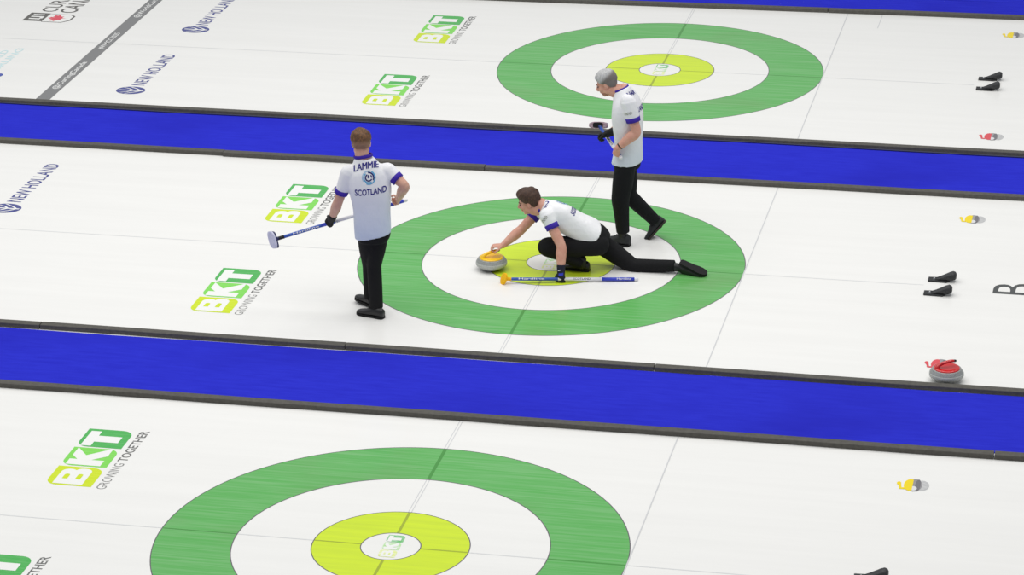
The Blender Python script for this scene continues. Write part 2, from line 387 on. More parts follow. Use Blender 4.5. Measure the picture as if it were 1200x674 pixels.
def farm_logo(y0, lab):
    """oval leaf emblem and the two words"""
    g = uv2xy(y0 + .14, -5.665)
    disc = [g(.135 * math.cos(a), .165 * math.sin(a)) for a in np.linspace(0, 2 * math.pi, 40, endpoint=False)]
    L = mark('sponsor_wordmark', [disc], 'navyice', Z1, ice, lab)
    st = lambda a, b, w: [g(a[0] - w, a[1]), g(a[0] + w, a[1]), g(b[0] + w, b[1]), g(b[0] - w, b[1])]
    veins = [st((0, -.145), (0, .135), .012)]
    for sgn in (-1, 1):
        for v0, b in ((-.12, (sgn * .118, .03)), (-.03, (sgn * .088, .095))):
            a = (0, v0); m_ = (sgn * .055, v0 + .055)
            for p, q in ((a, m_), (m_, b)): veins.append([g(p[0], p[1] - .011), g(p[0], p[1] + .015), g(q[0], q[1] + .015), g(q[0], q[1] - .011)])
    mark('leaf_vein', veins, 'logowhite', Z2, L, dz=.00005)
    ice_text('NEW HOLLAND', y0 + .33, y0 + 1.50, -5.57, -5.725, 'navyice', Z1, L, 0.012)
farm_logo(4.305, 'indigo leaf emblem and wordmark beside the bumper of the middle walkway')
farm_logo(6.68, 'indigo leaf emblem and wordmark at the top edge beyond the far centre line')
farm_logo(.42, 'indigo leaf emblem and wordmark at the left edge of the middle sheet')

# curling association mark, event wordmark, sheet letter
L = mark('association_logo', [rect(-7.845, -7.602, 6.86, 7.195)], 'charice', Z1, ice, 'charcoal and red leaf association logo at the far top corner')
g = uv2xy(6.86, -7.602)
mark('rune', [[g(.07, .05), g(.11, .05), g(.11, .19), g(.07, .19)], [g(.16, .03), g(.20, .03), g(.20, .19), g(.16, .19)], [g(.11, .03), g(.16, .03), g(.16, .07), g(.11, .07)],
              [g(.24, .05), g(.28, .05), g(.28, .19), g(.24, .19)]], 'logowhite', Z2, L, dz=.00005)
g = uv2xy(6.84, -7.29)
box_o = [g(0, .31), g(.0, .06), (-7.262, 6.94), (-7.262, 7.12), g(.33, .03), g(.345, .31)]
mark('leaf_box', [box_o], 'charice', Z1, L); bi = [g(.015, .305), g(.015, .065), (-7.285, 6.95), (-7.285, 7.11), g(.315, .045), g(.33, .305)]
mark('leaf_box_fill', [bi], 'logowhite', Z2, L)
leaf = [(0, -.5), (.04, -.24), (.30, -.28), (.24, -.16), (.48, .04), (.38, .10), (.44, .28), (.26, .24), (.22, .32), (.10, .18), (.15, .42), (.07, .38), (0, .52)]
leaf = leaf + [(-x, y) for x, y in leaf[-2:0:-1]]
g = uv2xy(6.84 + .17, -7.29 - .165)
tri = []
for i in range(len(leaf)):
    a, b = leaf[i], leaf[(i + 1) % len(leaf)]; tri.append([g(0, 0), g(a[0] * .27, a[1] * .23), g(b[0] * .27, b[1] * .23)])
mark('maple_leaf', tri, 'redice', Z3, L, 'red maple leaf')
ice_text('CURLING', 7.26, 8.30, -7.565, -7.765, 'charice', Z1, L, 0.01)
ice_text('CANADA', 7.25, 8.30, -7.315, -7.53, 'charice', Z1, L, 0.01)
L = ice_text('CURLING', 4.70, 5.77, -7.40, -7.49, 'cyanice', Z1, ice, 0.02, name='event_wordmark', label='pale cyan two-line wordmark with a blue dot at the left edge of the far sheet')
ice_text('WORLD', 4.93, 5.67, -7.545, -7.635, 'cyanice', Z1, L, 0.02)
mark('dot', [[(-7.335 + .05 * math.cos(a), 4.74 + .07 * math.sin(a)) for a in np.linspace(0, 2 * math.pi, 24, endpoint=False)]], 'blueice', Z1, L, 'blue dot')
ice_text('B', -.105, .175, 4.50, 4.135, 'letter', Z1, ice, 0.0, name='sheet_letter', label='charcoal letter B painted at the right edge of the middle sheet')

# printed stone markers: a curling stone drawn flat, handle towards the rings
def marker(cy, colour, lab, cx=3.935):
    g = uv2xy(cy, cx)
    def el(u, v, a, b, t0=0, t1=2 * math.pi, n=28): return [g(u + a * math.cos(t), v + b * math.sin(t)) for t in np.linspace(t0, t1, n, endpoint=(t1 - t0) < 6)]
    L = mark('stone_marker', [el(0, .062, .098, .062)], 'marklight', Z1, ice, lab)
    mark('granite_drawing', [el(0, .118, .118, .062)], 'markgrey', Z2, L)
    mark('shade_band', [el(0, .09, .112, .022)], 'markdark', Z2 + .0002, L)
    mark('highlight', [el(-.06, .122, .04, .030)], 'markhi', Z3, L)
    mark('handle_cap', [el(0, .150, .108, .050, 0, math.pi), [g(-.108, .151), g(-.10, .130), g(.10, .130), g(.108, .151)]], colour, Z3 + .0002, L, 'coloured handle cap', dz=.00005)
    mark('handle_drawing', [[g(-.085, .17), g(-.052, .185), g(-.060, .235), g(-.085, .225)], [g(-.085, .222), g(-.062, .212), g(.025, .224), g(.02, .252)], el(.02, .240, .030, .017)], colour, Z3 + .0004, L, dz=.00005)
marker(-4.36, 'markyel', 'yellow printed stone marker on the near sheet')
marker(1.83, 'markyel', 'yellow printed stone marker on the middle sheet')
marker(8.08, 'markyel', 'yellow printed stone marker on the far sheet')
marker(4.37, 'markred', 'red printed stone marker on the far sheet', 3.94)
marker(-1.86, 'markred', 'red printed stone marker behind the parked red stone', 3.93)

# ------------------------------------------------------------------ carpet walkways
def carpet(y0, y1, slope, lab):
    x0, x1, h = -16.0, 14.0, 0.010
    n = 60; v = []; f = []
    for i in range(n + 1):
        x = x0 + (x1 - x0) * i / n; d = slope * x
        wob = 0.006 * math.sin(i * 1.7) + .004 * math.sin(i * .9 + 1)
        v += [(x, y0 + d + wob, 0.0002), (x, y0 + d + wob, h), (x, y1 + d + wob * .6, h), (x, y1 + d + wob * .6, 0.0002)]
    for i in range(n):
        for k in range(4):
            a, b = i * 4 + k, i * 4 + (k + 1) % 4; f.append((a, b, b + 4, a + 4))
    f += [(0, 3, 2, 1), (n * 4, n * 4 + 1, n * 4 + 2, n * 4 + 3)]
    return link('carpet_runner', v, f, 'carpet', origin=(0, (y0 + y1) / 2, 0), label=lab, cat='carpet')
carpet(-3.640, -2.466, 0, 'blue carpet walkway between the near and middle sheets')
carpet(2.585, 3.750, 0, 'blue carpet walkway behind the players, between the middle and far sheets')
fc = carpet(8.745, 9.30, 0.024, 'blue carpet walkway at the top edge beyond the far sheet')
fc2 = carpet(9.312, 11.5, 0.024, 'second strip of blue carpet past the seam at the top corner')

# ------------------------------------------------------------------ foam bumpers
def bumper(x0, x1, y, lab, dy1=0.0, w=0.086, h=0.043, tilt=0.0):
    """y: front edge; a rounded foam bar lying along the sheet"""
    L = x1 - x0; prof = []
    r = 0.007
    for cx, cz, a0 in ((w - r, h - r, 0), (r, h - r, 90), (r, r * .4, 180), (w - r, r * .4, 270)):
        for k in range(4):
            a = math.radians(a0 + 30 * k); prof.append((cx + r * math.cos(a), max(0, cz + (r if a0 < 180 else r * .4) * math.sin(a))))
    v = []; f = []; n = max(2, int(L / .25))
    for i in range(n + 1):
        t = i / n; x = x0 + .004 + (L - .008) * t; q = .0025 * math.sin(x * 2.3 + y)
        for a, b in prof:
            ca, sa = math.cos(tilt), math.sin(tilt)
            v.append((x, y + dy1 * t + q + a * ca - b * sa * 0.0, b + a * sa + .0006))
    m = len(prof)
    for i in range(n):
        for k in range(m):
            a, b = i * m + k, i * m + (k + 1) % m; f.append((a, a + m, b + m, b))
    f += [tuple(range(m)), tuple(range(n * m, n * m + m))[::-1]]
    o = link('foam_bumper', v, f, 'foam', origin=((x0 + x1) / 2, y, 0), label=lab, cat='bumper', group='foam bumpers along the walkways')
    # end seam as its own part
    return o
XL, XR = -15.9, 13.9
bumper(XL, -4.20, -2.434, 'grey foam bumper on the ice side of the near walkway, cut by the left edge')
bumper(-4.20, -1.36, -2.430, 'grey foam bumper on the ice side of the near walkway, below the sponsor logos', dy1=-.004)
bumper(-1.36, 1.40, -2.436, 'grey foam bumper on the ice side of the near walkway, below the middle rings', dy1=-.006)
bumper(1.40, XR, -2.446, 'grey foam bumper in front of the parked red stone', dy1=-.008)
bumper(XL, 4.40, -3.755, 'long grey foam bumper between the near walkway and the near rings', dy1=-.004)
bumper(4.40, XR, -3.760, 'grey foam bumper by the near sheet, cut by the right edge')
bumper(XL, XR, 3.780, 'long grey foam bumper between the middle walkway and the far rings', dy1=-.02)
bumper(XL, -3.985, 2.462, 'grey foam bumper by the middle walkway left of the standing sweeper')
bumper(-3.985, -1.19, 2.440, 'grey foam bumper by the middle walkway passing behind the standing sweeper', h=.047)
bumper(-1.19, XR, 2.434, 'grey foam bumper by the middle walkway passing behind the silver-haired player')
bumper(XL, 1.59, 8.17, 'grey foam bumper at the top edge past the far rings', dy1=.49)
bumper(1.59, XR, 8.655, 'grey foam bumper at the top edge above the printed yellow marker', dy1=.29)
# thin cord along the far edge of the middle walkway
mb = MB(); mb.tube([(x, 3.722 + .012 * math.sin(x * 1.3) + (.02 if x < -5 else 0), .0185) for x in np.linspace(-15.9, 13.9, 50)], [.0075] * 50, seg=8, sub=2)
link('cord', mb.v, mb.f, 'cord', origin=(0, 3.7, 0), smooth=True, label='thin grey cord lying on the middle walkway along the far bumper', cat='cord')

# ------------------------------------------------------------------ hacks
def make_hack(loc, lab):
    t = empty('foot_hack', loc, lab, 'hack', 'rubber hacks behind the rings')
    o = V3(loc); mb = MB()
    # flat base plate with a tongue towards the rings
    pl = [(-.125, -.045), (.045, -.055), (.075, -.02), (.075, .02), (.045, .055), (-.125, .045)]
    v = [o + V3(x, y, z) for z in (.0006, .016) for x, y in pl]; n = len(pl)
    link('base_plate', v, [tuple(range(n))[::-1], tuple(range(n, 2 * n))] + [(i, (i + 1) % n, n + (i + 1) % n, n + i) for i in range(n)], 'rubber', t)
    # rising, widening foot cup with a rounded back
    R = []
    for x, w, z0, z1 in ((-.06, .030, .012, .022), (-.02, .036, .012, .040), (.03, .044, .012, .066), (.07, .050, .014, .088), (.10, .050, .016, .096), (.122, .044, .022, .090), (.132, .030, .034, .074)):
        R.append([o + V3(x, w * math.copysign(abs(math.cos(a)) ** .7, math.cos(a)), (z0 + z1) / 2 + (z1 - z0) / 2 * math.copysign(abs(math.sin(a)) ** .7, math.sin(a)) - (.010 * max(0, math.sin(a)) * (1 - abs(math.cos(a))) if x < .1 else 0))
                  for a in np.linspace(0, 2 * math.pi, 20, endpoint=False)])
    mb.rings(R); link('foot_cup', mb.v, mb.f, 'rubber', t, smooth=True)
    mb = MB(); mb.tube([o + V3(-.070, 0, .016), o + V3(-.070, 0, .022)], [.011, .009], seg=12); link('bolt', mb.v, mb.f, 'chrome', t, smooth=True, label='bright bolt')
    return t
hk = make_hack((3.645, -.215, 0), 'near one of the pair of black hacks on the middle sheet')
for x, y, lab in ((3.655, .135, 'farther one of the pair of black hacks on the middle sheet'), (3.66, 5.98, 'near one of the two black hacks on the far sheet'),
                  (3.66, 6.34, 'farther one of the two black hacks on the far sheet'), (3.65, -6.06, 'black hack cut by the bottom edge on the near sheet')):
    copy_tree(hk, (x, y, 0), lab)

# ------------------------------------------------------------------ stones
def make_stone(loc, hm, yaw, lab):
    t = empty('curling_stone', loc, lab, 'curling stone'); o = V3(loc)
    prof = [(.0, .002), (.055, .0015), (.066, .004), (.085, .010), (.118, .026), (.135, .043)]
    band = [(.1445, .052), (.1465, .068), (.1445, .084)]
    top = [(.140, .092), (.128, .108), (.112, .117)]
    def lathe(p, n=48):
        R = [[o + V3(r * math.cos(a), r * math.sin(a), z) for a in np.linspace(0, 2 * math.pi, n, endpoint=False)] for r, z in p]
        return MB().rings(R)
    def sm(p, k=3):
        q = []; P = [V3(x) for x in p]
        for i in range(len(P) - 1):
            a = P[max(i - 1, 0)]; b = P[i]; c = P[i + 1]; d = P[min(i + 2, len(P) - 1)]
            for j in range(k):
                u = j / k; q.append(0.5 * ((2 * b) + (c - a) * u + (2 * a - 5 * b + 4 * c - d) * u * u + (3 * b - a - 3 * c + d) * u ** 3))
        return q + [P[-1]]
    b = lathe(sm([(.004, .002)] + prof[1:] + [band[0]]) + sm(band) + sm([band[-1]] + top + [(.004, .119)]))
    link('granite_body', b.v, b.f, 'granite', t, smooth=True)
    bd = lathe([(.1450, .0495), (.1475, .056), (.1482, .067), (.1472, .078), (.1448, .085)]); link('striking_band', bd.v, bd.f, 'granband', t, smooth=True, label='paler rough band')
    cp = lathe(sm([(.113, .115), (.112, .121), (.103, .128), (.070, .129), (.045, .127), (.004, .127)])); cap = link('handle_cap', cp.v, cp.f, hm, t, smooth=True)
    c, s = math.cos(yaw), math.sin(yaw); D = V3(c, s, 0); U = V3(0, 0, 1); N = V3(-s, c, 0)
    mb = MB(); mb.tube([o - D * .088 + U * .122, o - D * .078 + U * .142, o - D * .052 + U * .160, o - D * .008 + U * .172, o + D * .038 + U * .178, o + D * .058 + U * .177],
                       [(.026, .022), (.020, .016), (.017, .014), (.016, .0135), (.016, .0135), (.014, .012)], seg=14, ref=N)
    hd = link('handle', mb.v, mb.f, hm, t, smooth=True)
    mb = MB(); mb.tube([o + D * .064 + U * .1765, o + D * .076 + U * .176], [.0125, .011], seg=12); link('handle_tip', mb.v, mb.f, 'black', hd, smooth=True, label='black tip')
    return t
STONE = (-0.515, -0.270, 0.0)
make_stone(STONE, 'hyel', math.radians(35), 'grey stone with yellow handle held by the crouching thrower')
make_stone((3.890, -2.208, 0), 'hred', math.radians(25), 'grey stone with red handle parked beside the near walkway bumper')
# ------------------------------------------------------------------ brooms
def make_broom(tip, butt, lab, head_ax, pad_mats, bands, words=(), face=None, hs=(.105, .034, .020), ex=(4.0, 2.8)):
    """tip: where the shaft meets the head; head_ax=(long axis, across axis, face normal)"""
    tip, butt = V3(tip), V3(butt); t = empty('curling_broom', tuple(tip), lab, 'broom'); d = nrm(butt - tip); L = np.linalg.norm(butt - tip)
    mb = MB(); mb.tube([tip + d * .0, tip + d * L * .5, butt], [.0150, .0160, .0160], seg=16, sub=2)
    sh = link('shaft', mb.v, mb.f, bands[0][2], t, smooth=True)
    for a, b, m in bands[1:]:
        mb = MB(); mb.tube([tip + d * L * a, tip + d * L * b], [.0166, .0166], seg=16, sub=1, caps=False); link('shaft_band', mb.v, mb.f, m, sh, smooth=True, label='printed band')
    mb = MB(); mb.tube([butt, butt + d * .018], [.0170, .0164], seg=14, sub=1); link('end_cap', mb.v, mb.f, 'shaftwhite', sh, smooth=True, label='white end cap')
    A = [nrm(x) for x in head_ax]; hc = tip - d * .012
    def slab(c, hx, hy, hz, ex=4.0, n=28):
        R = []
        for z, s in ((-hz, .90), (-hz * .7, 1), (hz * .7, 1), (hz, .90)):
            R.append([c + A[0] * hx * s * math.copysign(abs(math.cos(a)) ** (2 / ex), math.cos(a)) + A[1] * hy * s * math.copysign(abs(math.sin(a)) ** (2 / ex), math.sin(a)) + A[2] * z
                      for a in np.linspace(0, 2 * math.pi, n, endpoint=False)])
        return MB().rings(R)
    b = slab(hc, hs[0] * .97, hs[1] * .9, hs[2] * .55, ex[0]); hd = link('broom_head', b.v, b.f, pad_mats[0], t, smooth=False)
    b = slab(hc + A[2] * hs[2] * .9, hs[0], hs[1], hs[2] * .5, ex[1]); pd = link('brush_pad', b.v, b.f, pad_mats[1], t, label='brush pad')
    if len(pad_mats) > 2:
        b = slab(hc + A[2] * hs[2] * 1.35, hs[0] * .55, hs[1] * .78, hs[2] * .10, 4); link('pad_panel', b.v, b.f, pad_mats[2], pd, label='dark printed panel')
    mb = MB(); mb.tube([tip + d * .05, tip, hc], [.016, .019, .021], seg=12, sub=2); link('socket', mb.v, mb.f, pad_mats[0], hd, smooth=True)
    for s, a, b, m, h in words:
        V, F, asp = text_mesh(s, .012)
        n = nrm(V3(face) - np.dot(face, d) * d); w = np.cross(n, d)   # letters read along the shaft
        sgn = 1 if a < b else -1
        P = []
        bmt = bmesh.new(); vs = [bmt.verts.new((p[0] * asp, p[1], 0)) for p in V]
        for q in F:
            try: bmt.faces.new([vs[i] for i in q])
            except ValueError: pass
        for _ in range(3):
            ed = [e for e in bmt.edges if e.calc_length() > .22]
            if ed: bmesh.ops.subdivide_edges(bmt, edges=ed, cuts=1); bmesh.ops.triangulate(bmt, faces=[q for q in bmt.faces if len(q.verts) > 4])
        bmt.verts.index_update(); V = [(v.co.x / asp, v.co.y) for v in bmt.verts]; F = [tuple(v.index for v in q.verts) for q in bmt.faces]; bmt.free()
        for p in V:
            ang = (p[1] - .5) * h / .0172
            P.append(tip + d * L * (a + (b - a) * p[0]) + (n * math.cos(ang) + w * sgn * math.sin(ang)) * .0174)
        link('lettering', P, F, m, sh)
    return t

# ------------------------------------------------------------------ figure helpers
def hand(mb, P, d, n, thumb, curl, g=0.0, sc=1.0, spread=0.0, tcurl=0.6):
    """palm from wrist P along d; n: way the palm faces; thumb: lateral direction of the thumb side; curl: bend of each knuckle (rad)"""
    P, d = V3(P), nrm(d); n = nrm(V3(n) - np.dot(n, d) * d); t = nrm(V3(thumb) - np.dot(thumb, d) * d - np.dot(thumb, n) * n)
    mb.tube([P - d * .02, P + d * .02, P + d * .055, P + d * .088], [(.026 + g, .019 + g), (.033 + g, .018 + g), (.041 + g, .0155 + g), (.040 + g, .0135 + g)], seg=16, sub=3, ref=t)
    for off, ln, r in ((.030, .070, .0088), (.0105, .078, .0092), (-.0095, .072, .0088), (-.0285, .056, .0080)):
        off *= sc; q = P + d * .088 + t * off - n * 0.0; dd = nrm(d + t * spread * off / .03); pts = [P + d * .070 + t * off * .95, q]; rr = [r + g, r + g]
        for k, fr_ in enumerate((.46, .30, .24)):
            a = curl[k]
            dd = dd * math.cos(a) + n * math.sin(a) if k == 0 else nrm(dd * math.cos(a) + nn * math.sin(a))
            nn = nrm(n - np.dot(n, dd) * dd) if k == 0 and a < 1.4 else nrm(np.cross(np.cross(d, n), dd))
            q = q + dd * ln * fr_; pts.append(q); rr.append((r + g) * (1 - .10 * (k + 1)))
        mb.tube(pts, rr, seg=10, sub=2)
    b = P + d * .022 + t * .024 + n * .004
    d1 = nrm(t * .62 + d * .62 + n * .45); d2 = nrm(d * .75 + n * tcurl + t * .12)
    mb.tube([b, b + d1 * .038, b + d1 * .038 + d2 * .030, b + d1 * .038 + d2 * .052], [.0135 + g, .0115 + g, .0100 + g, .0082 + g], seg=10, sub=2)
def head(mb, c, f, u, neck, nr=.055):
    c = V3(c); f = nrm(f); u = nrm(V3(u) - np.dot(u, f) * f); r = np.cross(f, u); A = (r, f, u)
    at = lambda x, y, z: c + r * x + f * y + u * z
    mb.ell(at(0, -.012, .035), A, (.074, .095, .083), 24, 14)
    mb.ell(at(0, .030, -.020), A, (.063, .064, .085), 20, 12)
    mb.ell(at(0, .036, -.080), A, (.046, .048, .036), 16, 10)
    mb.ell(at(0, .070, -.097), A, (.021, .018, .018), 12, 8)
    mb.ell(at(0, .074, .022), A, (.052, .018, .012), 14, 8)
    for s in (-1, 1):
        mb.ell(at(.036 * s, .064, -.028), A, (.024, .026, .026), 12, 8)
        mb.ell(at(.052 * s, .005, -.062), A, (.018, .040, .030), 12, 8)
        mb.ell(at(.077 * s, -.008, -.008), (nrm(r * s - f * .35), nrm(f + r * s * .35), u), (.008, .021, .032), 12, 8)
        mb.ell(at(.071 * s, .000, -.022), A, (.010, .013, .016), 10, 6)
    mb.tube([at(0, .088, .018), at(0, .101, -.008), at(0, .112, -.030), at(0, .094, -.040)], [.0085, .011, .0145, .010], seg=10, sub=3)
    for s in (-1, 1): mb.ell(at(.013 * s, .098, -.034), A, (.009, .011, .008), 10, 6)
    mb.ell(at(0, .091, -.058), A, (.022, .011, .0065), 12, 6); mb.ell(at(0, .089, -.070), A, (.019, .011, .0065), 12, 6)
    nb = V3(neck)
    mb.tube([at(0, -.022, -.02), at(0, -.024, -.085), nb, nb + (nb - at(0, -.024, -.085)) * .35], [.058, nr, nr + .006, nr + .02], seg=18, sub=4)
    return at
def hair(at, A, m, parent, top=.022, side=.006, back=-.055, quiff=0.0, fade=None, line=None, name='hair', lumps=.004, seed=1, box=.010):
    """cap of hair: skull ellipsoid pushed out above the hair line and sunk below it"""
    rng = np.random.RandomState(seed); ph = rng.rand(12, 4) * 6.28; fr_ = 30 + rng.rand(12, 3) * 70
    ys = [-.12, -.06, -.035, -.012, .010, .030, .050, .070, .09, .13]; zs = line or [back, back, back + .012, -.004, .004, .012, .034, .060, .074, .080]
    V = []; F = []; nu, nv = 64, 44
    for i in range(nv + 1):
        th = math.pi * (.004 + .992 * i / nv)
        for j in range(nu):
            a = 2 * math.pi * j / nu; dx, dy, dz = math.sin(th) * math.cos(a), math.sin(th) * math.sin(a), math.cos(th)
            # skull plus forehead/nape envelope
            x, y, z = .0765 * dx, -.012 + .0985 * dy, .035 + .086 * dz if dz > 0 else .035 + .118 * dz
            if z < .0 and y < 0: y = max(y, -.088 + (0 - z) * .28)
            zl = np.interp(y, ys, zs)
            k = min(1, max(0, (z - zl + .009) / .018)); k = k * k * (3 - 2 * k)
            up = min(1, max(0, (z - .045) / .055)); up = up * up * (3 - 2 * up)
            th_ = side + (top - side) * up + quiff * up * max(0, y + .01) / .09
            nz = sum(math.sin(fr_[q][0] * x + fr_[q][1] * y + fr_[q][2] * z + ph[q][0]) for q in range(12)) / 6
            e = (th_ + box * abs(dx) ** 2 * min(1, max(0, z / .06)) * (dz > 0) + lumps * nz * (.35 + up)) * k - .016 * (1 - k)
            N = nrm(V3(dx / .0765, dy / .0985, dz / .086)); fw = quiff * .9 * up * max(0, y - .02) / .07
            V.append(at(x + N[0] * e, y + N[1] * e + fw, z + N[2] * e))
    for i in range(nv):
        for j in range(nu):
            k = (j + 1) % nu; F.append((i * nu + j, i * nu + k, (i + 1) * nu + k, (i + 1) * nu + j))
    F.append(tuple(range(nu))[::-1]); F.append(tuple(range(nv * nu, (nv + 1) * nu)))
    o = link(name, V, F, m, parent, smooth=True)
    if fade:
        at_ = o.data.attributes.new('fade', 'FLOAT', 'POINT')
        for q in range(len(V)):
            i, j = divmod(q, nu); th = math.pi * (.004 + .992 * i / nv); a = 2 * math.pi * j / nu
            z = .035 + .09 * math.cos(th); y = -.012 + .0985 * math.sin(th) * math.sin(a)
            at_.data[q].value = min(1, max(0, (fade[1] + fade[2] * y - z) / .03 + .5))
        mt = M[m].copy(); mt.name = M[m].name + '_faded'; nt = mt.node_tree; b = nt.nodes['Principled BSDF']; src = b.inputs['Base Color'].links[0].from_socket
        an = nt.nodes.new('ShaderNodeAttribute'); an.attribute_name = 'fade'; mx = nt.nodes.new('ShaderNodeMix'); mx.data_type = 'RGBA'
        nt.links.new(an.outputs['Fac'], mx.inputs[0]); nt.links.new(src, mx.inputs[6]); mx.inputs[7].default_value = M[fade[0]].node_tree.nodes['Principled BSDF'].inputs['Base Color'].default_value
        nt.links.new(mx.outputs[2], b.inputs['Base Color']); o.data.materials[0] = mt
    return o
def beard(at, A, m, parent):
    V = []; F = []; nu, nv = 32, 20
    for i in range(nv + 1):
        th = math.pi * (.01 + .98 * i / nv)
        for j in range(nu):
            a = 2 * math.pi * j / nu; dx, dy, dz = math.sin(th) * math.cos(a), math.sin(th) * math.sin(a), math.cos(th)
            x, y, z = .0505 * dx * (1 + .22 * max(0, -dy)), .036 + .0535 * dy, -.078 + .0405 * dz
            k = 1 if (z < -.072 or (y < .03 and z < -.045)) else 0
            s = 1.0 if k else .8
            V.append(at(x * s, .036 + (y - .036) * s, -.078 + (z + .078) * s))
    for i in range(nv):
        for j in range(nu):
            k = (j + 1) % nu; F.append((i * nu + j, i * nu + k, (i + 1) * nu + k, (i + 1) * nu + j))
    return link('beard', V, F, m, parent, smooth=True, label='short stubble beard')
def face_bits(at, A, body):
    for s in (-1, 1):
        mb = MB(); mb.ell(at(.030 * s, .084, .000), A, (.011, .010, .006), 12, 8); link('eye', mb.v, mb.f, 'eye', body, smooth=True)
        mb = MB(); mb.tube([at(.014 * s, .0925, .020), at(.032 * s, .090, .026), at(.048 * s, .078, .020)], [.004, .0045, .003], seg=8, sub=3); link('eyebrow', mb.v, mb.f, 'brow', body, smooth=True)
def shoe(H, f, u, body, L=.285, m='shoe', ms='sole', name='shoe', k=1.0):
    """H: back of the heel at the sole; f: heel to toe; u: up from the sole"""
    H, f = V3(H), nrm(f); u = nrm(V3(u) - np.dot(u, f) * f); r = np.cross(f, u); R = []
    sec = [(.00, .020, .020, .060), (.02, .031, .018, .084), (.10, .037, .018, .098), (.22, .039, .018, .102), (.36, .039, .018, .098), (.50, .043, .018, .080), (.66, .048, .018, .062), (.80, .047, .018, .053), (.91, .038, .018, .046), (.975, .024, .019, .038), (1.0, .010, .022, .031)]
    for s, w, z0, z1 in sec:
        ring = []; w *= k; z1 *= (1 + (k - 1) * .7)
        for a in np.linspace(0, 2 * math.pi, 24, endpoint=False):
            ca, sa = math.cos(a), math.sin(a); ex = .75
            x = w * math.copysign(abs(ca) ** ex, ca); x *= 1 if sa < 0 else (1 - .28 * sa)
            z = (z0 + z1) / 2 + (z1 - z0) / 2 * math.copysign(abs(sa) ** (ex if sa > 0 else .4), sa)
            ring.append(H + f * s * L + r * x + u * z)
        R.append(ring)
    mb = MB().rings(R); o = link(name, mb.v, mb.f, m, body, smooth=True)
    out = []
    for s, w in ((.0, .022), (.03, .034), (.12, .040), (.3, .040), (.45, .042), (.66, .051), (.8, .050), (.92, .040), (.98, .024)): out.append((s, w * k + .001))
    poly = [(s, w) for s, w in out] + [(1.012, 0)] + [(s, -w) for s, w in out[::-1]]
    n = len(poly); v = [H + f * s * L + r * w + u * z for z in (0.0006, .021) for s, w in poly]
    link('sole', v, [tuple(range(n)), tuple(range(n, 2 * n))[::-1]] + [(i, n + i, n + (i + 1) % n, (i + 1) % n) for i in range(n)], ms, o)
    mb = MB(); k_ = k
    for q in range(4):
        s = .42 + .07 * q; z = .098 - .012 * q
        mb.tube([H + f * s * L + r * x + u * (z * (1 + (k_ - 1) * .7) - .010 * (abs(x) / .02) ** 2) for x in (-.022, 0, .022)], [.0028] * 3, seg=6, sub=2)
    link('laces', mb.v, mb.f, ms, o, smooth=True)
    return o
def torso(mb, secs, grow=0.0, sub=5, seg=32, power=2.4):
    """secs: (centre, right, half width, half depth); rings lie across the spine"""
    mb.tube([s[0] for s in secs], [(s[2] + grow, s[3] + grow) for s in secs], seg=seg, sub=sub, ref=None if len(secs[0]) < 2 else secs[0][1], power=power)
def torso_rings(mb, secs, grow=0.0, seg=36, sub=5, power=2.5):
    def cr(a, b, c, d, t): return 0.5 * ((2 * b) + (c - a) * t + (2 * a - 5 * b + 4 * c - d) * t * t + (3 * b - a - 3 * c + d) * t ** 3)
    K = [(V3(c), V3(r), V3(f), V3(a + grow, b + grow)) for c, r, f, a, b in secs]; R = []; n = len(K)
    for i in range(n - 1):
        A_, B_, C_, D_ = K[max(i - 1, 0)], K[i], K[i + 1], K[min(i + 2, n - 1)]
        for k in range(sub + (1 if i == n - 2 else 0)):
            t = k / sub; c, r, f, ab = (cr(A_[q], B_[q], C_[q], D_[q], t) for q in range(4)); r = nrm(r); f = nrm(f)
            R.append([c + r * ab[0] * math.copysign(abs(math.cos(a)) ** (2 / power), math.cos(a)) + f * ab[1] * math.copysign(abs(math.sin(a)) ** (2 / power), math.sin(a)) for a in np.linspace(0, 2 * math.pi, seg, endpoint=False)])
    c0 = sum(R[0]) / seg; c1 = sum(R[-1]) / seg
    mb.rings(R)
def decal(parent, VF, polys2d, faces, O, U, V, N, m, name, off=.0025, label=None, maxlen=.012):
    """wrap a flat print on a garment: every point is dropped on the cloth along -N"""
    O, U, V, N = V3(O), nrm(U), nrm(V), nrm(N)
    bm = bmesh.new(); vs = [bm.verts.new((p[0], p[1], 0)) for p in polys2d]
    for f in faces:
        try: bm.faces.new([vs[i] for i in f])
        except ValueError: pass
    bmesh.ops.triangulate(bm, faces=bm.faces[:])
    for _ in range(5):
        ed = [e for e in bm.edges if e.calc_length() > maxlen]
        if not ed: break
        bmesh.ops.subdivide_edges(bm, edges=ed, cuts=1, use_grid_fill=True); bmesh.ops.triangulate(bm, faces=[f for f in bm.faces if len(f.verts) > 3])
    bm.verts.ensure_lookup_table()
    tree = BVHTree.FromPolygons([Vector(p) for p in VF[0]], VF[1]); P = []; ok = []
    for v in bm.verts:
        q = O + U * v.co.x + V * v.co.y + N * .5
        h, nn, i, dd = tree.ray_cast(Vector(q), Vector(-N))
        if h is None: P.append(tuple(O + U * v.co.x + V * v.co.y)); ok.append(False)
        else: P.append(tuple(np.array(h) + N * off)); ok.append(True)
    bm.verts.index_update(); F = [tuple(v.index for v in f.verts) for f in bm.faces if all(ok[v.index] for v in f.verts)]
    bm.free()
    if F: return link(name, P, F, m, parent, label=label)
def word(parent, VF, s, O, U, V, N, w, h, m='navytext', bold=.02, arc=0.0, off=.0025):
    T, F, a = text_mesh(s, bold)
    P = [((p[0] - .5) * w, (p[1] - .5) * h + arc * (1 - (2 * p[0] - 1) ** 2)) for p in T]
    return decal(parent, VF, P, F, O, U, V, N, m, 'lettering', off=off)
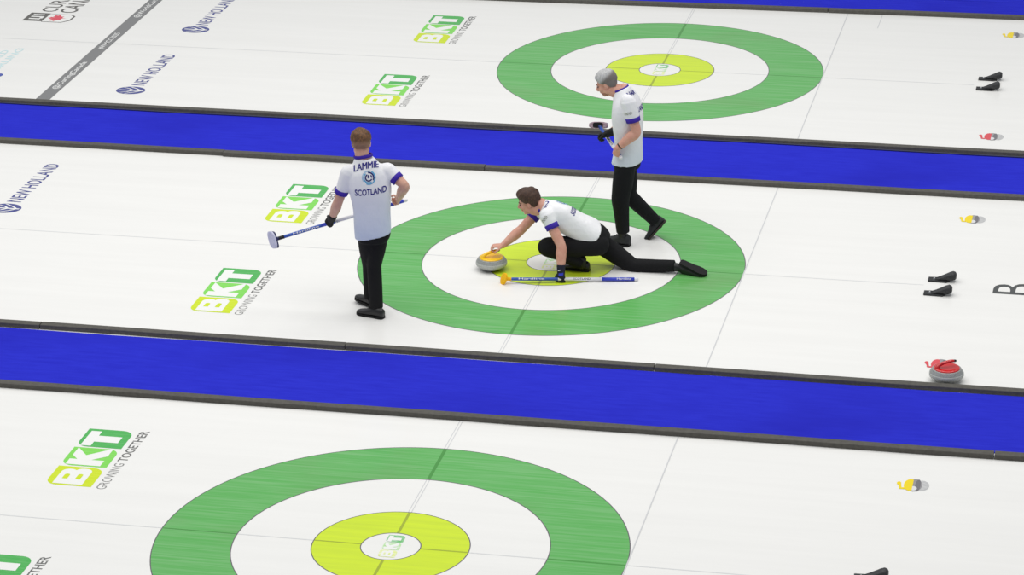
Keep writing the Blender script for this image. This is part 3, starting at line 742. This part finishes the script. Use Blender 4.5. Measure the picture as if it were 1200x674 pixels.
def emblem(parent, VF, O, U, V, N, R):
    def arcp(r0, r1, a0, a1, n=14):
        P = [(r0 * math.cos(a), r0 * math.sin(a)) for a in np.linspace(a0, a1, n)] + [(r1 * math.cos(a), r1 * math.sin(a)) for a in np.linspace(a0, a1, n)]
        return P, [(i, i + 1, n + i + 1, n + i) for i in range(n - 1)]
    e = None
    for r0, r1, a0, a1, m in ((.83, 1.0, -2.0, 1.1, 'emb2'), (.83, .98, 1.3, 3.7, 'emb3'), (.62, .80, -.5, 1.7, 'emb1'), (.62, .78, 2.2, 5.3, 'emb2'), (.36, .54, 2.0, 5.9, 'emb1'), (.36, .52, 0.0, .9, 'emb1')):
        P, F = arcp(r0 * R, r1 * R, a0, a1); q = decal(parent if e is None else e.parent, VF, P, F, O, U, V, N, m, 'emblem_stroke', label='swirl stroke of the round blue emblem'); e = e or q
    P = [(-.10 * R, .42 * R), (.10 * R, .30 * R), (.06 * R, -.12 * R), (-.18 * R, .02 * R)]
    decal(parent, VF, P, [(0, 1, 2, 3)], O, U, V, N, 'emb1', 'emblem_stroke')
def band(parent, p0, p1, r, m, name, ref=None, lab=None):
    mb = MB(); d = nrm(V3(p1) - V3(p0)); mb.tube([p0, p1], [r, r], seg=24, sub=2, ref=ref, caps=False); return link(name, mb.v, mb.f, m, parent, smooth=True, label=lab)
Zv = V3(0, 0, 1)
# ------------------------------------------------------------------ standing sweeper seen from behind
def limb(mb, pts, rad, **k): mb.tube(pts, rad, seg=18, sub=5, **k)
def person(name, mb, m, origin, label): 
    VF = solid(mb, .0045, 2); return link(name, VF[0], VF[1], m, origin=origin, smooth=True, label=label, cat='person')
def garment(name, mb, m, body, voxel=.008, sm=6):
    VF = solid(mb, voxel, sm); o = link(name, VF[0], VF[1], m, body, smooth=True); return o, VF
def arm(mb, sh, el, wr, k=1.0):
    sh, el, wr = V3(sh), V3(el), V3(wr)
    limb(mb, [sh, sh * .5 + el * .5, el, el * .68 + wr * .32, wr * .75 + el * .25, wr], [.051 * k, .048 * k, .044 * k, .0475 * k, .036 * k, .029 * k])
def sleeve(mb, sh, el, t=.62, r=(.071, .065, .058)):
    sh, el = V3(sh), V3(el); e = sh + (el - sh) * t; mb.tube([sh, sh + (e - sh) * .5, e], r, seg=22, sub=4, caps=False); mb.ell(sh - Zv * .018, AX, (r[0] * .93,) * 3); return e
def cuff(shirt, sh, el, t=.62, r=.0605, ln=.044):
    sh, el = V3(sh), V3(el); d = nrm(el - sh); e = sh + (el - sh) * t
    mb = MB(); mb.tube([e - d * (ln - .004), e + d * .004], [r + .0030, r + .0012], seg=28, sub=2, caps=False); return link('sleeve_band', mb.v, mb.f, 'purple', shirt, smooth=True, label='purple sleeve band')
def leg(mb, hip, knee, ank, r=(.098, .088, .070, .068, .060)):
    hip, knee, ank = V3(hip), V3(knee), V3(ank)
    limb(mb, [hip, hip * .5 + knee * .5, knee], r[:3]); limb(mb, [knee, knee * .62 + ank * .38, ank], r[2:], caps=False)
def sock(body, a, b):
    mb = MB(); mb.tube([a, V3(a) * .5 + V3(b) * .5, b], [.043, .040, .036], seg=18); link('sock', mb.v, mb.f, 'black', body, smooth=True)
def legskin(mb, hip, knee, ank): leg(mb, hip, knee, ank, (.07, .06, .042, .045, .036))
def print_patch(parent, VF, O, U, V, N, w, h, m='patch'):
    # row of small worn print strokes on the sleeve
    P = []; F = []; n = 9
    for i in range(n):
        x = (-.5 + (i + .5) / n) * w; a = w / n * .34
        for dx0, dx1, y0, y1 in ((-a, -a * .3, -.5, .5), (-a, a, (-.5, .25, -.12)[i % 3], (-.25, .5, .12)[i % 3])):
            b = len(P); P += [(x + dx0, y0 * h), (x + dx1, y0 * h), (x + dx1, y1 * h), (x + dx0, y1 * h)]; F.append((b, b + 1, b + 2, b + 3))
    return decal(parent, VF, P, F, O, U, V, N, m, 'sleeve_print')
def collar(shirt, c, d, r=.066, t=.0075):
    c, d = V3(c), nrm(d); u = nrm(np.cross(d, V3(1, .3, .1))); w = np.cross(d, u); R = []
    for a in np.linspace(0, 2 * math.pi, 36, endpoint=False):
        q = u * math.cos(a) + w * math.sin(a); R.append([c + q * (r + t * math.cos(b)) + d * t * 1.7 * math.sin(b) for b in np.linspace(0, 2 * math.pi, 10, endpoint=False)])
    mb = MB(); n = 10; mb.add([p for x in R for p in x], [(i * n + j, i * n + (j + 1) % n, ((i + 1) % 36) * n + (j + 1) % n, ((i + 1) % 36) * n + j) for i in range(36) for j in range(n)])
    return link('collar', mb.v, mb.f, 'purple', shirt, smooth=True, label='purple collar')

A_O = (-1.36, -1.52, 0)
r_, f_ = V3(.966, .26, 0), V3(-.26, .966, 0)
lsh, lel, lwr = (-1.479, -1.670, 1.394), (-1.591, -1.660, 1.098), (-1.690, -1.530, 0.891)
rsh, rel, rwr = (-1.151, -1.560, 1.395), (-0.989, -1.600, 1.266), (-1.111, -1.360, 1.052)
lhip, lknee, lank = (-1.343, -1.620, 0.847), (-1.373, -1.470, 0.428), (-1.389, -1.420, 0.100)
rhip, rknee, rank = (-1.245, -1.570, 0.851), (-1.304, -1.560, 0.467), (-1.287, -1.600, 0.078)
secs = [((-1.292, -1.610, 0.789), nrm(r_ + Zv * .17), f_, .165, .130), ((-1.293, -1.610, 0.895), r_, f_, .166, .126), ((-1.295, -1.610, 1.049), r_, f_, .168, .122), ((-1.303, -1.615, 1.228), r_, f_, .190, .128),
        ((-1.319, -1.615, 1.356), r_, f_, .186, .115), ((-1.329, -1.610, 1.442), r_, f_, .130, .090), ((-1.353, -1.600, 1.513), r_, f_, .082, .078)]
hc, hf, hu = (-1.377, -1.585, 1.643), V3(-.20, .97, -.10), V3(-.04, .08, 1)
bm_ = MB(); torso_rings(bm_, secs[:-1], -.018); at = head(bm_, hc, hf, hu, (-1.355, -1.600, 1.493), .062)
arm(bm_, lsh, lel, lwr); arm(bm_, rsh, rel, rwr); legskin(bm_, lhip, lknee, lank); legskin(bm_, rhip, rknee, rank)
bt, bb = V3((-2.191, -1.660, 0.706)), V3((-1.091, -1.240, 0.992)); bd = nrm(bb - bt)
lgrip = bt + bd * .515; rgrip = bt + bd * 1.145
dl = nrm(lgrip - V3(lwr)); dr = nrm(rgrip - V3(rwr))
hand(bm_, V3(lwr), nrm(dl + V3(-.40, -.05, -.35)), V3(.55, .75, .2), nrm(-bd + V3(0, 0, .2)), (1.0, 1.3, .9))
hand(bm_, V3(rwr), nrm(dr + V3(-.1, .1, 0)), V3(-.75, .1, -.35), nrm(bd * .2 + V3(0, .5, .8)), (1.1, 1.35, .9))
bodyA = person('person', bm_, 'skin', A_O, 'man standing with his back turned, white shirt, one black glove, carrying a blue broom')
AA = (nrm(np.cross(hf, hu)), nrm(hf), nrm(hu)); face_bits(at, AA, bodyA)
hair(at, AA, 'hairA', bodyA, top=.019, side=.011, back=-.038, quiff=.004, seed=3, fade=('hairAside', .020, -.1))
sm_ = MB(); torso_rings(sm_, secs, 0); le = sleeve(sm_, lsh, lel, .70); re = sleeve(sm_, rsh, rel, .62); sm_.tube([lsh, secs[4][0], rsh], [.066, .085, .066], seg=18)
bpy.context.view_layer.update()
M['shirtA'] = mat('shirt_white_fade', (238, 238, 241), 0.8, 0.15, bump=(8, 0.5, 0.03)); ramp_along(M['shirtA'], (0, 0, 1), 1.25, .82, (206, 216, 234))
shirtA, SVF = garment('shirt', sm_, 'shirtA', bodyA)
cuff(shirtA, lsh, lel, .70); cuff(shirtA, rsh, rel, .62); collar(shirtA, (-1.360, -1.597, 1.527), (-.16, .14, 1), .0795, .009)
U_, N_ = r_, -f_
word(shirtA, SVF, 'LAMMIE', (-1.304, -1.720, 1.475), U_ + V3(0, 0, .16), V3(-.05, .25, 1), nrm(N_ + V3(0, 0, .35)), .222, .060, bold=0, arc=.006)
word(shirtA, SVF, 'LAMMIE', V3((-1.304, -1.720, 1.475)) + U_ * .0042, U_ + V3(0, 0, .16), V3(-.05, .25, 1), nrm(N_ + V3(0, 0, .35)), .222, .060, bold=0, arc=.006, off=.0030)
word(shirtA, SVF, 'SCOTLAND', (-1.263, -1.740, 1.246), U_ + V3(0, 0, .10), Zv, N_, .285, .060, bold=.024, arc=-.004)
emblem(shirtA, SVF, (-1.280, -1.730, 1.368), U_, Zv, N_, .062)
tm = MB(); torso_rings(tm, [(V3(secs[0][0]) - Zv * .06, r_, f_, .125, .110), (secs[0][0], r_, f_, .158, .122), (secs[1][0], r_, f_, .152, .112)])
leg(tm, lhip, lknee, lank, (.092, .086, .064, .062, .058)); leg(tm, rhip, rknee, rank, (.096, .088, .066, .066, .063))
tr, TVF = garment('trousers', tm, 'pants', bodyA, .009, 3)
sock(bodyA, V3(rank) + Zv * .05, V3(rank) - Zv * .02); sock(bodyA, V3(lank) + Zv * .05, V3(lank) - Zv * .02)
shoe((-1.205, -1.651, 0.000), (-.95, .30, 0), Zv, bodyA); shoe((-1.326, -1.430, 0.000), (-.80, .52, .10), nrm(V3(.06, 0, 1)), bodyA)
gm = MB(); hand(gm, V3(lwr), nrm(dl + V3(-.40, -.05, -.35)), V3(.55, .75, .2), nrm(-bd + V3(0, 0, .2)), (1.0, 1.3, .9), g=.004); gm.tube([V3(lwr) - dl * .045, V3(lwr) + dl * .02], [.039, .036], seg=18)
gl, GVF = garment('glove', gm, 'glove', bodyA, .0045, 1)
make_broom(bt, bb, 'blue and white broom carried by the standing man with the black glove', (V3(.30, -.25, -.92), V3(.85, -.5, .2), V3(-.55, -.80, .15)), ('shafttext', 'padwhite'),
           [(0, 1, 'shaftblue'), (.0, .07, 'black'), (.36, .46, 'shaftdeep'), (.46, .84, 'shaftwhite'), (.90, .995, 'shaftdeep')],
           [('Hardline', .14, .34, 'shaftwhite', .019)], face=(.2, -.9, .4), hs=(.080, .046, .020))

# ------------------------------------------------------------------ silver-haired player walking past
B_O = (.62, .60, 0)
f_ = V3(-.97, .24, 0); r_ = V3(.24, .97, 0)
lsh, lel, lwr = (0.668, 0.430, 1.492), (0.742, 0.420, 1.193), (0.570, 0.400, 1.034)
rsh, rel, rwr = (0.522, 0.810, 1.410), (0.511, 0.860, 1.086), (0.430, 0.720, 1.068)
lhip, lknee, lank = (0.616, 0.550, 0.820), (0.571, 0.520, 0.485), (0.589, 0.550, 0.138)
rhip, rknee, rank = (0.587, 0.730, 0.765), (0.617, 0.700, 0.458), (0.856, 0.820, 0.169)
secs = [((0.618, 0.630, 0.824), r_, nrm(f_ + V3(0, 0, .0)), .178, .134), ((0.626, 0.630, 0.921), r_, f_, .165, .124), ((0.631, 0.630, 1.049), r_, f_, .165, .116), ((0.623, 0.630, 1.261), r_, nrm(f_ + V3(0, 0, -.08)), .195, .128),
        ((0.612, 0.630, 1.396), r_, nrm(f_ + V3(0, 0, -.2)), .188, .112), ((0.591, 0.630, 1.483), r_, nrm(f_ + V3(0, 0, -.3)), .135, .092), ((0.568, 0.625, 1.547), r_, nrm(f_ + V3(0, 0, -.45)), .078, .078)]
hc, hf, hu = (0.428, 0.620, 1.598), nrm(V3(-.84, .05, -.40)), V3(-.38, .02, .92)
bm_ = MB(); torso_rings(bm_, secs[:-1], -.018); at = head(bm_, hc, hf, hu, (0.548, 0.625, 1.520), .064)
arm(bm_, lsh, lel, lwr, 1.05); arm(bm_, rsh, rel, rwr); legskin(bm_, lhip, lknee, lank); legskin(bm_, rhip, rknee, rank)
bb = V3((0.591, 0.420, 0.940)); bt = V3((0.281, 1.000, 1.040)); bd = nrm(bb - bt); bL = np.linalg.norm(bb - bt)
lgrip = bb - bd * .06; rgrip = bt + bd * bL * .36
dl = nrm(lgrip - V3(lwr)); dr = nrm(V3((0.389, 0.720, 1.049)) - V3(rwr))
hand(bm_, V3(lwr), nrm(dl * .6 + V3(-.35, .05, -.8)), V3(.35, .9, .1), nrm(V3(-.6, .3, .5)), (.9, 1.3, .9))
hand(bm_, V3(rwr), dr, V3(-.1, -.5, -.7), nrm(V3(-.3, -.6, .6)), (1.0, 1.3, .9))
bodyB = person('person', bm_, 'skin2', B_O, 'man with silver hair walking head bowed, in white shirt and black trousers, broom in hand')
AA = (nrm(np.cross(hf, hu)), nrm(hf), nrm(hu)); face_bits(at, AA, bodyB)
hair(at, AA, 'hairB', bodyB, top=.015, side=.008, back=-.055, quiff=.002, line=[-.055, -.055, -.043, -.004, .006, .018, .044, .072, .088, .094], fade=('hairBside', .046, -.42), seed=5); beard(at, AA, 'beard', bodyB)
sm_ = MB(); torso_rings(sm_, secs, 0); sleeve(sm_, lsh, lel, .64, (.074, .072, .066)); sleeve(sm_, rsh, rel, .60); sm_.tube([lsh, secs[4][0], rsh], [.066, .085, .066], seg=18)
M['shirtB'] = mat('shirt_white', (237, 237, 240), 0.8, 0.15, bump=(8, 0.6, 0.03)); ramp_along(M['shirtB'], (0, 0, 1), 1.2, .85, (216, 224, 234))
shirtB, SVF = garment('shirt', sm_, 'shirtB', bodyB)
cuff(shirtB, lsh, lel, .64, .0675); cuff(shirtB, rsh, rel, .60); collar(shirtB, (0.558, 0.625, 1.546), (-.38, .03, .92), .075)
word(shirtB, SVF, 'SCOTLAND', (0.690, 0.600, 1.359), r_, Zv, -f_, .27, .05)
word(shirtB, SVF, 'HAR', (0.646, 0.600, 1.508), r_, nrm(V3(-.3, 0, 1)), nrm(-f_ + V3(0, 0, .5)), .13, .05, bold=.03)
print_patch(shirtB, SVF, (0.678, 0.350, 1.393), nrm(V3(.97, -.1, .28)), nrm(V3(-.28, 0, .96)), V3(.05, -1, .1), .085, .026, m='patch')
emblem(shirtB, SVF, (0.478, 0.600, 1.339), -r_, Zv, f_, .03)
tm = MB(); torso_rings(tm, [(V3(secs[0][0]) - Zv * .06, r_, f_, .13, .115), (secs[0][0], r_, f_, .152, .116), (secs[1][0], r_, f_, .145, .106)])
leg(tm, lhip, lknee, lank, (.098, .100, .088, .076, .064)); leg(tm, rhip, rknee, rank, (.098, .100, .078, .072, .060))
garment('trousers', tm, 'pants2', bodyB, .009, 3)
sock(bodyB, V3(lank) + Zv * .05, V3(lank) - Zv * .05); sock(bodyB, V3(rank) + (V3(rknee) - V3(rank)) * .15, (0.888, 0.830, 0.124))
shoe((0.659, 0.547, 0.000), (-.97, .22, 0), Zv, bodyB, m='shoe2', ms='sole', k=1.28)
sf = nrm(V3((0.818, 0.800, -0.001)) - V3((0.961, 0.840, 0.168))); shoe(V3((0.961, 0.840, 0.164)), sf, nrm(V3(-.78, .1, .75)), bodyB, m='shoe2', ms='sole2', L=.30, k=1.15)
gm = MB(); hand(gm, V3(rwr), dr, V3(-.1, -.5, -.7), nrm(V3(-.3, -.6, .6)), (1.0, 1.3, .9), g=.0045); gm.tube([V3(rwr) - dr * .06, V3(rwr) + dr * .02], [.042, .037], seg=18)
garment('glove', gm, 'glove', bodyB, .0045, 1)
wd = nrm(V3(lel) - V3(lwr)); w0 = V3(lwr) + wd * .035; band(bodyB, w0 - wd * .011, w0 + wd * .011, .0345, 'black', 'wristwatch', lab='black wristwatch')
make_broom(bt, bb, 'blue broom with an oval pad held by the silver-haired man', (V3(.98, .2, -.02), V3(0, .25, 1), V3(-.15, -.9, .35)), ('paneldark', 'padred', 'black'),
           [(0, 1, 'shaftblue'), (.30, .84, 'shaftwhite')], [('SCOTLAND', .66, .40, 'shafttext', .018)], face=(.2, -.9, .4), hs=(.088, .034, .022))

# ------------------------------------------------------------------ crouching thrower in the delivery slide
C_O = (.40, -.18, 0)
lsh, lel, lwr = (0.033, -0.340, 0.599), (0.183, -0.420, 0.334), (0.194, -0.490, 0.094)
rsh, rel, rwr = (-0.111, 0.020, 0.511), (-0.263, -0.090, 0.346), (-0.408, -0.240, 0.234)
lhip, lknee, lank = (0.491, -0.200, 0.280), (0.022, -0.270, 0.255), (0.339, -0.220, 0.091)
rhip, rknee, rank = (0.518, 0.000, 0.190), (0.796, -0.060, 0.034), (1.195, -0.080, 0.071)
sp = nrm(V3((-0.054, -0.170, 0.608)) - V3((0.515, -0.110, 0.308)))
def fr(rv):
    rv = nrm(V3(rv) - np.dot(rv, sp) * sp); ff = np.cross(sp, rv) * -1; return rv, (ff if ff[2] < 0 else -ff)
rP, fP = fr((.02, 1, -.02)); rS, fS = fr((-.30, .95, -.22)); rM, fM = fr((-.12, 1, -.1))
secs = [((0.420, -0.120, 0.344), nrm(rP + sp * .25), nrm(fP + sp * .22), .172, .132), ((0.372, -0.125, 0.381), rP, fP, .168, .128), ((0.270, -0.140, 0.439), rM, fM, .168, .122), ((0.143, -0.150, 0.511), rS, fS, .192, .130),
        ((0.048, -0.160, 0.564), rS, fS, .190, .114), ((-0.007, -0.165, 0.592), rS, fS, .140, .092), ((-0.046, -0.170, 0.621), rS, fS, .074, .072)]
hc, hf, hu = (-0.161, -0.190, 0.668), nrm(V3(-.93, -.06, -.30)), V3(-.28, -.06, .95)
bm_ = MB(); torso_rings(bm_, secs[:-1], -.018); at = head(bm_, hc, hf, hu, (-0.070, -0.175, 0.609), .063)
arm(bm_, lsh, lel, lwr, 1.05); arm(bm_, rsh, rel, rwr, 1.02); legskin(bm_, lhip, lknee, lank); legskin(bm_, rhip, rknee, rank)
dr = nrm(V3((-0.508, -0.270, 0.226)) - V3(rwr)); HR = (V3(rwr), nrm(dr + V3(0, 0, .06)), V3(.15, .05, -1), V3(.1, -1, .1), (.75, 1.2, .9))
hand(bm_, *HR[:4], HR[4])
dl = nrm(V3(.0, -.02, -1)); HL = (V3(lwr), nrm(V3(-.02, -.10, -1)), V3(.05, .95, -.2), V3(-1, .0, .1), (.9, 1.2, .8))
hand(bm_, *HL[:4], HL[4])
bodyC = person('person', bm_, 'skin2', C_O, 'man crouched low in a delivery slide, arm stretched to the yellow-handled stone')
AA = (nrm(np.cross(hf, hu)), nrm(hf), nrm(hu)); face_bits(at, AA, bodyC)
hair(at, AA, 'hairC', bodyC, top=.018, side=.009, back=-.060, quiff=.012, seed=8)
sm_ = MB(); torso_rings(sm_, secs, 0); sleeve(sm_, lsh, lel, .44, (.072, .066, .060)); sleeve(sm_, rsh, rel, .42); sm_.tube([lsh, secs[4][0], rsh], [.066, .085, .066], seg=18)
M['shirtC'] = mat('shirt_white_creased', (240, 240, 242), 0.8, 0.15, bump=(9, 0.6, 0.03))
shirtC, SVF = garment('shirt', sm_, 'shirtC', bodyC)
cuff(shirtC, lsh, lel, .44, .0625, .05); cuff(shirtC, rsh, rel, .42); collar(shirtC, (-0.054, -0.172, 0.617), tuple(-sp * -1 * 1.0), .068)
word(shirtC, SVF, 'SCOTLAND', (0.245, -0.130, 0.587), rM, nrm(sp), -fM, .27, .052)
word(shirtC, SVF, 'MO', (0.012, -0.250, 0.691), rS, nrm(sp), -fS, .10, .05, bold=.03)
emblem(shirtC, SVF, (0.135, -0.140, 0.651), rS, nrm(sp), -fS, .060)
print_patch(shirtC, SVF, (0.027, -0.450, 0.588), nrm(V3(.55, 0, .83)), nrm(V3(-.83, 0, .55)), V3(-.05, -1, .15), .08, .028, m='patch')
tm = MB(); torso_rings(tm, [((0.543, -0.090, 0.251), rP, fP, .11, .095), ((0.488, -0.100, 0.290), rP, fP, .150, .120), ((0.420, -0.120, 0.348), rP, fP, .160, .120), ((0.355, -0.120, 0.386), rP, fP, .150, .108)])
leg(tm, lhip, lknee, lank, (.105, .100, .092, .074, .060)); leg(tm, rhip, rknee, rank, (.098, .090, .074, .066, .056))
garment('trousers', tm, 'pants', bodyC, .009, 3)
sock(bodyC, V3(lank) + Zv * .04, V3(lank) - Zv * .02); sock(bodyC, (1.107, -0.080, 0.070), (1.294, -0.090, 0.052))
shoe((0.403, -0.173, 0.000), (-.99, .12, 0), Zv, bodyC)
tf = nrm(V3((1.485, -0.130, 0.024)) - V3((1.260, -0.080, 0.131))); shoe(V3((1.248, -0.085, 0.124)), nrm(V3(.93, -.12, -.34)), nrm(V3(-.30, .15, -.9)), bodyC, m='shoe', ms='sole', k=1.15, L=.275)
gm = MB(); hand(gm, *HL[:4], HL[4], g=.0045); gm.tube([V3(lwr) + nrm(V3(lel) - V3(lwr)) * .065, V3(lwr) + nrm(V3(lel) - V3(lwr)) * .02, V3(lwr) + dl * .025], [.041, .039, .036], seg=18)
gl, GVF = garment('glove', gm, 'gloveblue', bodyC, .0045, 1)
def patch(V, F, m, O, U, Vv, N, name, lab): decal(gl, GVF, V, F, O, U, Vv, N, m, name, label=lab)
patch([(-.022, -.016), (.022, -.010), (.024, .014), (-.020, .010)], [(0, 1, 2, 3)], 'gloveacc', (0.198, -0.530, 0.089), V3(1, .1, 0), Zv, V3(0, -1, 0), 'back_patch', 'bright blue patch')
patch([(-.020, .020), (.006, .030), (.006, .036), (-.022, .028)], [(0, 1, 2, 3)], 'gloveprint', (0.190, -0.530, 0.097), V3(1, .1, 0), Zv, V3(0, -1, 0), 'glove_print', 'pale print')
bt, bb = V3((-0.305, -0.615, 0.046)), V3((0.863, -0.347, 0.018))
make_broom(bt, bb, 'blue broom with a yellow pad lying on the ice under the thrower\'s gloved hand', (V3(.30, .12, .95), V3(.6, -.78, -.1), V3(-.75, -.62, .25)), ('padyel', 'padyel'),
           [(0, 1, 'shaftblue'), (.405, .745, 'shaftwhite'), (.745, .995, 'shaftdeep')],
           [('Hardline', .10, .30, 'shaftwhite', .018), ('SCOTLAND', .525, .655, 'shafttext', .020), ('Hardline', .86, .97, 'shaftwhite', .019)], face=(.1, -.8, .55), hs=(.058, .044, .012), ex=(2.2, 2.0))
